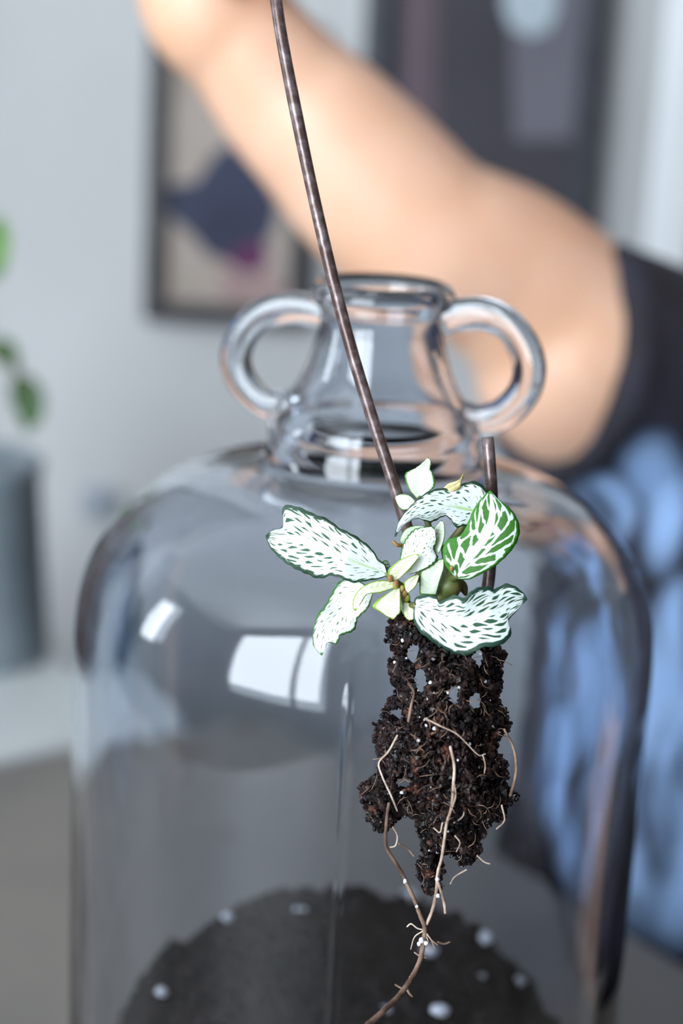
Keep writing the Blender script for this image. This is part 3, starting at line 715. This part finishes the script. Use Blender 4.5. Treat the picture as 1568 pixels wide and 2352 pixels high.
while n_core < 620:
    p = np.array((random.uniform(825, 1190), random.uniform(1410, 2050)))
    if not in_poly(p): continue
    ed = edge_dist(p); hd = hole_dist(p); rpx = random.uniform(14, 30)
    if ed < rpx * .8 or hd < rpx * .75: rpx = min(ed, hd) * 1.0
    if rpx < 6 or (p[1] > 1925 and random.random() < .7): continue
    T = min(1.5, .2 + ed / 60.)
    crumb(P(p[0], p[1], DP + .35 + random.uniform(-T, T) * .75), rpx / F * .45, 2, .28); n_core += 1
n_c = 0
while n_c < 15000:
    p = np.array((random.uniform(822, 1192), random.uniform(1408, 2058)))
    inside = in_poly(p); ed = edge_dist(p)
    if not inside and (ed > 6 or random.random() < .6): continue
    hd = hole_dist(p)
    if hd < (0 if random.random() < .9 else -4): continue
    T = min(1.5, .15 + ed / 55.)
    z_ = -T * (1 - random.random() ** 2.2 * 1.9)
    crumb(P(p[0], p[1], DP + .35 + z_), random.uniform(.0002, .00068) * random.choice((.7, 1, 1, 1.5)), 1 if random.random() < .75 else 2, .42); n_c += 1
rb = mesh_obj('root_ball', np.vstack(Vc), [list(map(int, q_)) for q_ in np.vstack(Fc)], M['soil'], plant, False); rb['kind'] = 'stuff'
q = MB()
n_f = 0
while n_f < 190:                                     # fine hairs
    p = np.array((random.uniform(830, 1185), random.uniform(1420, 2040)))
    if not in_poly(p): continue
    ed = edge_dist(p); T = min(1.5, .15 + ed / 55.); a_ = random.uniform(0, 6.28); L_ = random.uniform(12, 42); b_ = a_ + random.uniform(-1, 1)
    pts = [P(p[0], p[1], DP + .3 - T), P(p[0] + L_ * .5 * math.cos(a_), p[1] + L_ * .5 * math.sin(a_), DP + .25 - T - random.uniform(0, .15)), P(p[0] + L_ * .5 * (math.cos(a_) + math.cos(b_)), p[1] + L_ * .5 * (math.sin(a_) + math.sin(b_)), DP + .3 - T)]
    q.tube(spline([list(x) for x in pts], 6), random.uniform(.00005, .00011), 5, True); n_f += 1
q.obj('root_hairs', M['root_dark'], plant)['kind'] = 'stuff'
n_p = 0; q = MB()
while n_p < 36:
    p = np.array((random.uniform(830, 1185), random.uniform(1450, 1960)))
    if not in_poly(p): continue
    T = min(1.5, .15 + edge_dist(p) / 55.); q.ball(P(p[0], p[1], DP + .33 - T), random.uniform(.00018, .00055), 1, .25); n_p += 1
q.obj('perlite_specks', M['perlite'], plant)['kind'] = 'stuff'
def root(pts, w0, w1, m='root', d=-1.0):
    s_ = spline([list(P(p[0], p[1], DP + (p[2] if len(p) > 2 else d))) for p in pts], 8 * len(pts)); n = len(s_)
    q = MB(); q.tube(s_, [(w0 + (w1 - w0) * i / (n - 1)) * .5 * .45 / F * (1 + .28 * noise.noise(Vector((i * .7, w0, pts[0][0])))) for i in range(n)], 8, 'round')
    return q.obj('root', M[m], plant)
root([(893, 1846), (888, 1880), (886, 1940, -.8), (902, 1972, -.6), (922, 2004, -.4), (936, 2034, -.3), (951, 2066, -.2), (966, 2106, -.1), (975, 2132, 0), (971, 2170, 0), (964, 2206, -.1), (945, 2246, -.4), (915, 2288, -.9), (880, 2322, -1.5), (850, 2350, -2.0), (820, 2376, -2.5)], 7, 15, 'root_dark')
root([(1034, 1716, -1.2), (1043, 1760, -1.25), (1041, 1800, -1.25), (1037, 1852, -1.2), (1026, 1890, -1.1), (1020, 1930, -.9), (1014, 1970, -.7), (1004, 2012, -.5), (1012, 2046, -.4), (1020, 2076, -.3), (1022, 2096, -.3)], 7, 7)
root([(1043, 1800, -1.25), (1046, 1830, -1.25), (1034, 1866, -1.2)], 4, 5)
root([(1158, 1676, -.3), (1178, 1716, -.2), (1185, 1756, -.2), (1182, 1790, -.2), (1172, 1826, -.3)], 6, 8, 'root_dark')
root([(976, 1650, -1.3), (1012, 1668, -1.4), (1046, 1684, -1.4), (1070, 1706, -1.3), (1098, 1734, -1.1), (1114, 1732, -1.0)], 3.5, 3)
root([(1108, 1734, -1.1), (1114, 1756, -1.1), (1112, 1776, -1.0)], 3, 3)
root([(912, 1690, -1.0), (892, 1726, -1.0), (870, 1752, -.8), (878, 1784, -.9), (898, 1828, -1.1), (912, 1862, -1.0)], 5, 4)
root([(938, 1570, -.8), (950, 1590, -.9), (944, 1622, -1.0), (938, 1656, -1.0)], 6, 7, 'root_dark')
root([(1008, 1994, -.5), (1000, 2060, -.2), (992, 2092, 0), (980, 2122, 0)], 9, 8)
for pts, w_ in (([(935, 2128), (944, 2122), (958, 2132), (974, 2138), (990, 2158), (1004, 2170)], 4), ([(1006, 2164), (1020, 2168), (1032, 2164)], 6), ([(972, 2138), (952, 2152), (943, 2180)], 3.5), ([(974, 2140), (988, 2156), (998, 2178)], 4), ([(974, 2140), (984, 2164), (986, 2182)], 3), ([(908, 2262), (922, 2270), (932, 2272)], 5), ([(932, 2268), (940, 2282), (946, 2288)], 7), ([(952, 2188), (964, 2196), (978, 2200)], 4), ([(902, 1900), (912, 1920), (908, 1942), (896, 1946)], 4), ([(916, 1938), (936, 1950), (950, 1966)], 6), ([(1045, 1920), (1056, 1936), (1048, 1956)], 4), ([(1070, 1998), (1044, 2014), (1034, 2030)], 3.5), ([(1096, 1966), (1112, 1980), (1124, 1984)], 4), ([(1042, 1890), (1064, 1872), (1062, 1836)], 4), ([(1016, 1890), (1010, 1912), (996, 1902)], 4), ([(1152, 1850), (1158, 1884), (1140, 1904)], 4)):
    root([(x, y, -.0 if y > 2050 else -.9) for (x, y) in pts], w_, w_ * .7, 'root' if w_ < 5 else 'root_dark')
q = MB()
for (x, y, r_, d) in ((968, 2160, .0011, 0), (978, 2166, .0008, 0), (962, 2168, .0007, 0), (930, 2024, .0008, -.4), (957, 2082, .0006, -.2), (1004, 2020, .0009, -.5), (1006, 2058, .0008, -.4), (944, 2246, .0008, -.3)): q.ball(P(x, y, DP + d - .05), r_ * .62, 2, .3, (1, .8, 1.2))
q.obj('root_perlite', M['perlite'], plant)

# ================================================================== PERSON (seated at the far side of the table, reaching across behind the jar)
UP = Vector((0, 0, 1))
pe = empty('person', (TC.x, TC.y, 0), 'seated person in a black and light blue shirt reaching an arm past the jar', 'person')
bodym = MB()
def chain(mb, pts, seg=20, cap='round'):
    s_ = spline([list(p) + [r] for (p, r) in pts], max(8, 8 * len(pts))); mb.tube(s_[:, :3], s_[:, 3], seg, cap)
cm = lambda px, d: px / F * d / 100
ARM = [(560, 95, 83, 150), (660, 222, 84, 172), (755, 315, 84.4, 188), (860, 430, 85, 202), (985, 545, 85.5, 198), (1065, 580, 86, 198), (1160, 630, 87, 206), (1254, 712, 88, 222), (1345, 820, 89, 268), (1460, 870, 90.5, 240), (1560, 930, 92, 235)]
chain(bodym, [(P(x, y, d), cm(hw, d)) for (x, y, d, hw) in ARM])
# hand: palm, thumb and fingers closed on the wire above the frame
PALM = [(560, 95, 83, 140), (480, 25, 82.5, 150), (452, -80, 82.4, 146), (455, -200, 82.4, 142), (470, -290, 82.4, 118)]
chain(bodym, [(P(x, y, d), cm(hw, d)) for (x, y, d, hw) in PALM])
def digit(pts, r0, r1): chain(bodym, [(P(x, y, d), (r0 + (r1 - r0) * i / (len(pts) - 1))) for i, (x, y, d) in enumerate(pts)], 14)
for i, (yy, L_) in enumerate(((-315, .95), (-227, 1.08), (-139, 1.0), (-56, .8))):
    digit([(480, yy, 80.6), (545, yy - 14, 79.0), (590 + 48 * L_, yy - 6, 79.7), (592 + 52 * L_, yy + 6, 82.3), (572, yy + 8, 83.6)], .0080, .0064)
digit([(405, -60, 81.2), (420, -200, 79.0), (490, -345, 78.4), (575, -400, 79.6)], .0110, .0080)
# torso, neck and head
def at(f, r, z): return TC + FD * f + RD * r + UP * z
for s_ in (-1, 1):
    chain(bodym, [(at(0, .055 * s_, .56), .105), (at(.0, .06 * s_, .72), .10), (at(.0, .075 * s_, .88), .09), (at(0, .07 * s_, .965), .058)])
chain(bodym, [(P(1560, 940, 92), .048), (at(-.01, .12, .97), .048), (at(0, 0, 1.01), .05)])
LS = at(-.01, -.165, .96)
chain(bodym, [(at(0, -.02, 1.0), .06), (LS, .058), (at(-.02, -.24, .84), .046), (at(-.01, -.27, .72), .040), (at(.10, -.23, .685), .034), (at(.20, -.17, .672), .027), (at(.235, -.155, .668), .026)])
HC = at(.05, -.04, 1.22)
chain(bodym, [(at(0, -.02, 1.0), .062), (at(.015, -.03, 1.08), .054), (at(.03, -.035, 1.14), .055)])
chain(bodym, [(HC + FD * .005 + UP * .02, .083), (HC - FD * .01 + UP * .04, .085)], 24)
chain(bodym, [(HC + FD * .02 - UP * .03, .066), (HC + FD * .035 - UP * .075, .046)], 20)
chain(bodym, [(HC + FD * .085 + UP * .005, .008), (HC + FD * .102 - UP * .03, .012)], 12)
for s_ in (-1, 1):
    chain(bodym, [(HC + RD * .083 * s_ + UP * .015, .014), (HC + RD * .086 * s_ - UP * .02, .012)], 10)
    digs = [(.012, .0), (.004, .012), (-.008, .010), (-.020, .0)]
for k_, (dr, dz) in enumerate(digs):
    chain(bodym, [(at(.25, -.155 + dr * 1.6, .664), .010), (at(.30, -.153 + dr * 1.8, .656), .0088), (at(.33 - abs(dr) * .6, -.15 + dr * 1.9, .638), .0078)], 10)
chain(bodym, [(at(.23, -.13, .664), .012), (at(.26, -.10, .655), .0095), (at(.29, -.093, .642), .0085)], 10)
skin = remeshed('body', bodym, M['skin'], pe, .0031, 4)
lips = MB(); chain(lips, [(HC + FD * .073 + RD * .022 - UP * .058, .004), (HC + FD * .081 - UP * .059, .007), (HC + FD * .073 - RD * .022 - UP * .058, .004)], 10)
lips.obj('lips', noisy('lips', (190, 110, 104), (200, 120, 112), 30, .4), pe)
for s_ in (-1, 1):
    q = MB(); q.ball(HC + FD * .066 + RD * .032 * s_ + UP * .008, .0125, 3); q.obj('eye', M['eye'], pe)
    q = MB(); q.ball(HC + FD * .0748 + RD * .032 * s_ + UP * .008, .0055, 2); q.obj('iris', M['hair'], pe)
hair = MB(); chain(hair, [(HC - FD * .022 + UP * .045, .092), (HC - FD * .03 + UP * .01, .088), (HC - FD * .05 - UP * .06, .060)], 24)
q = remeshed('hair', hair, M['hair'], pe, .006, 3, None, .004, 60)
# shirt
sh = MB()
def stack(mb, rows, seg=40):
    vs, fs = [], []
    for (c_, a_, b_) in rows:
        for k_ in range(seg):
            t = 2 * math.pi * k_ / seg; vs.append((c_ + RD * a_ * math.cos(t) + FD * b_ * math.sin(t))[:])
    for i in range(len(rows) - 1):
        for k_ in range(seg): fs.append([i * seg + k_, i * seg + (k_ + 1) % seg, (i + 1) * seg + (k_ + 1) % seg, (i + 1) * seg + k_])
    fs.append(list(range(seg))[::-1]); fs.append([(len(rows) - 1) * seg + k_ for k_ in range(seg)])
    mb.add(vs, fs)
stack(sh, [(at(-.005, 0, .50), .205, .135), (at(0, 0, .60), .21, .138), (at(0, 0, .72), .205, .138), (at(.0, 0, .84), .20, .135), (at(0, 0, .92), .195, .125), (at(-.005, 0, .985), .165, .10), (at(-.005, -.01, 1.03), .09, .075)])
hem = [(P(1278, 828, 88.2), cm(298, 88.2)), (P(1370, 850, 89.4), cm(292, 89.4)), (P(1470, 900, 90.4), cm(300, 90.4)), (P(1560, 965, 92.5), cm(310, 92.5)), (at(-.005, .12, .94), .085)]
s_ = spline([list(p) + [r] for (p, r) in hem], 28); sh.tube(s_[:, :3], s_[:, 3], 32, True)
chain(sh, [(at(0, -.05, .97), .07), (LS, .070), (at(.015, -.215, .89), .062)], 24)
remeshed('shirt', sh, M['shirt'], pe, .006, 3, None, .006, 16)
tr = MB()
for s_ in (-1, 1):
    chain(tr, [(at(-.02, .09 * s_, .565), .105), (at(.20, .11 * s_, .555), .082), (at(.42, .12 * s_, .53), .065), (at(.44, .12 * s_, .30), .055), (at(.42, .12 * s_, .10), .045)])
chain(tr, [(at(-.03, .07, .57), .115), (at(-.03, -.07, .57), .115)])
remeshed('trousers', tr, M['trousers'], pe, .008, 3)
for s_ in (-1, 1):
    q = MB(); chain(q, [(at(.40, .12 * s_, .042), .041), (at(.47, .12 * s_, .036), .036), (at(.56, .125 * s_, .030), .029)], 16); chain(q, [(at(.42, .12 * s_, .05), .042), (at(.42, .12 * s_, .11), .046)], 16)
    q.obj('shoe', M['hair'], pe)
# stool under the person
stl = empty('stool', at(-.03, 0, 0), 'plain wooden stool under the seated person', 'stool')
v, f = lathe([(.0005, .415), (.17, .415), (.18, .420), (.18, .442), (.175, .448), (.0005, .448)], 40, False, (at(-.03, 0, 0)))
mesh_obj('seat', v, f, M['table_edge'], stl, True)
for k_ in range(4):
    a_ = math.pi / 4 + k_ * math.pi / 2; c_ = at(-.03, 0, 0)
    q = MB(); q.tube([c_ + Vector((.12 * math.cos(a_), .12 * math.sin(a_), .418)), c_ + Vector((.165 * math.cos(a_), .165 * math.sin(a_), .0))], .014, 12, True); q.obj('leg', M['table_edge'], stl)
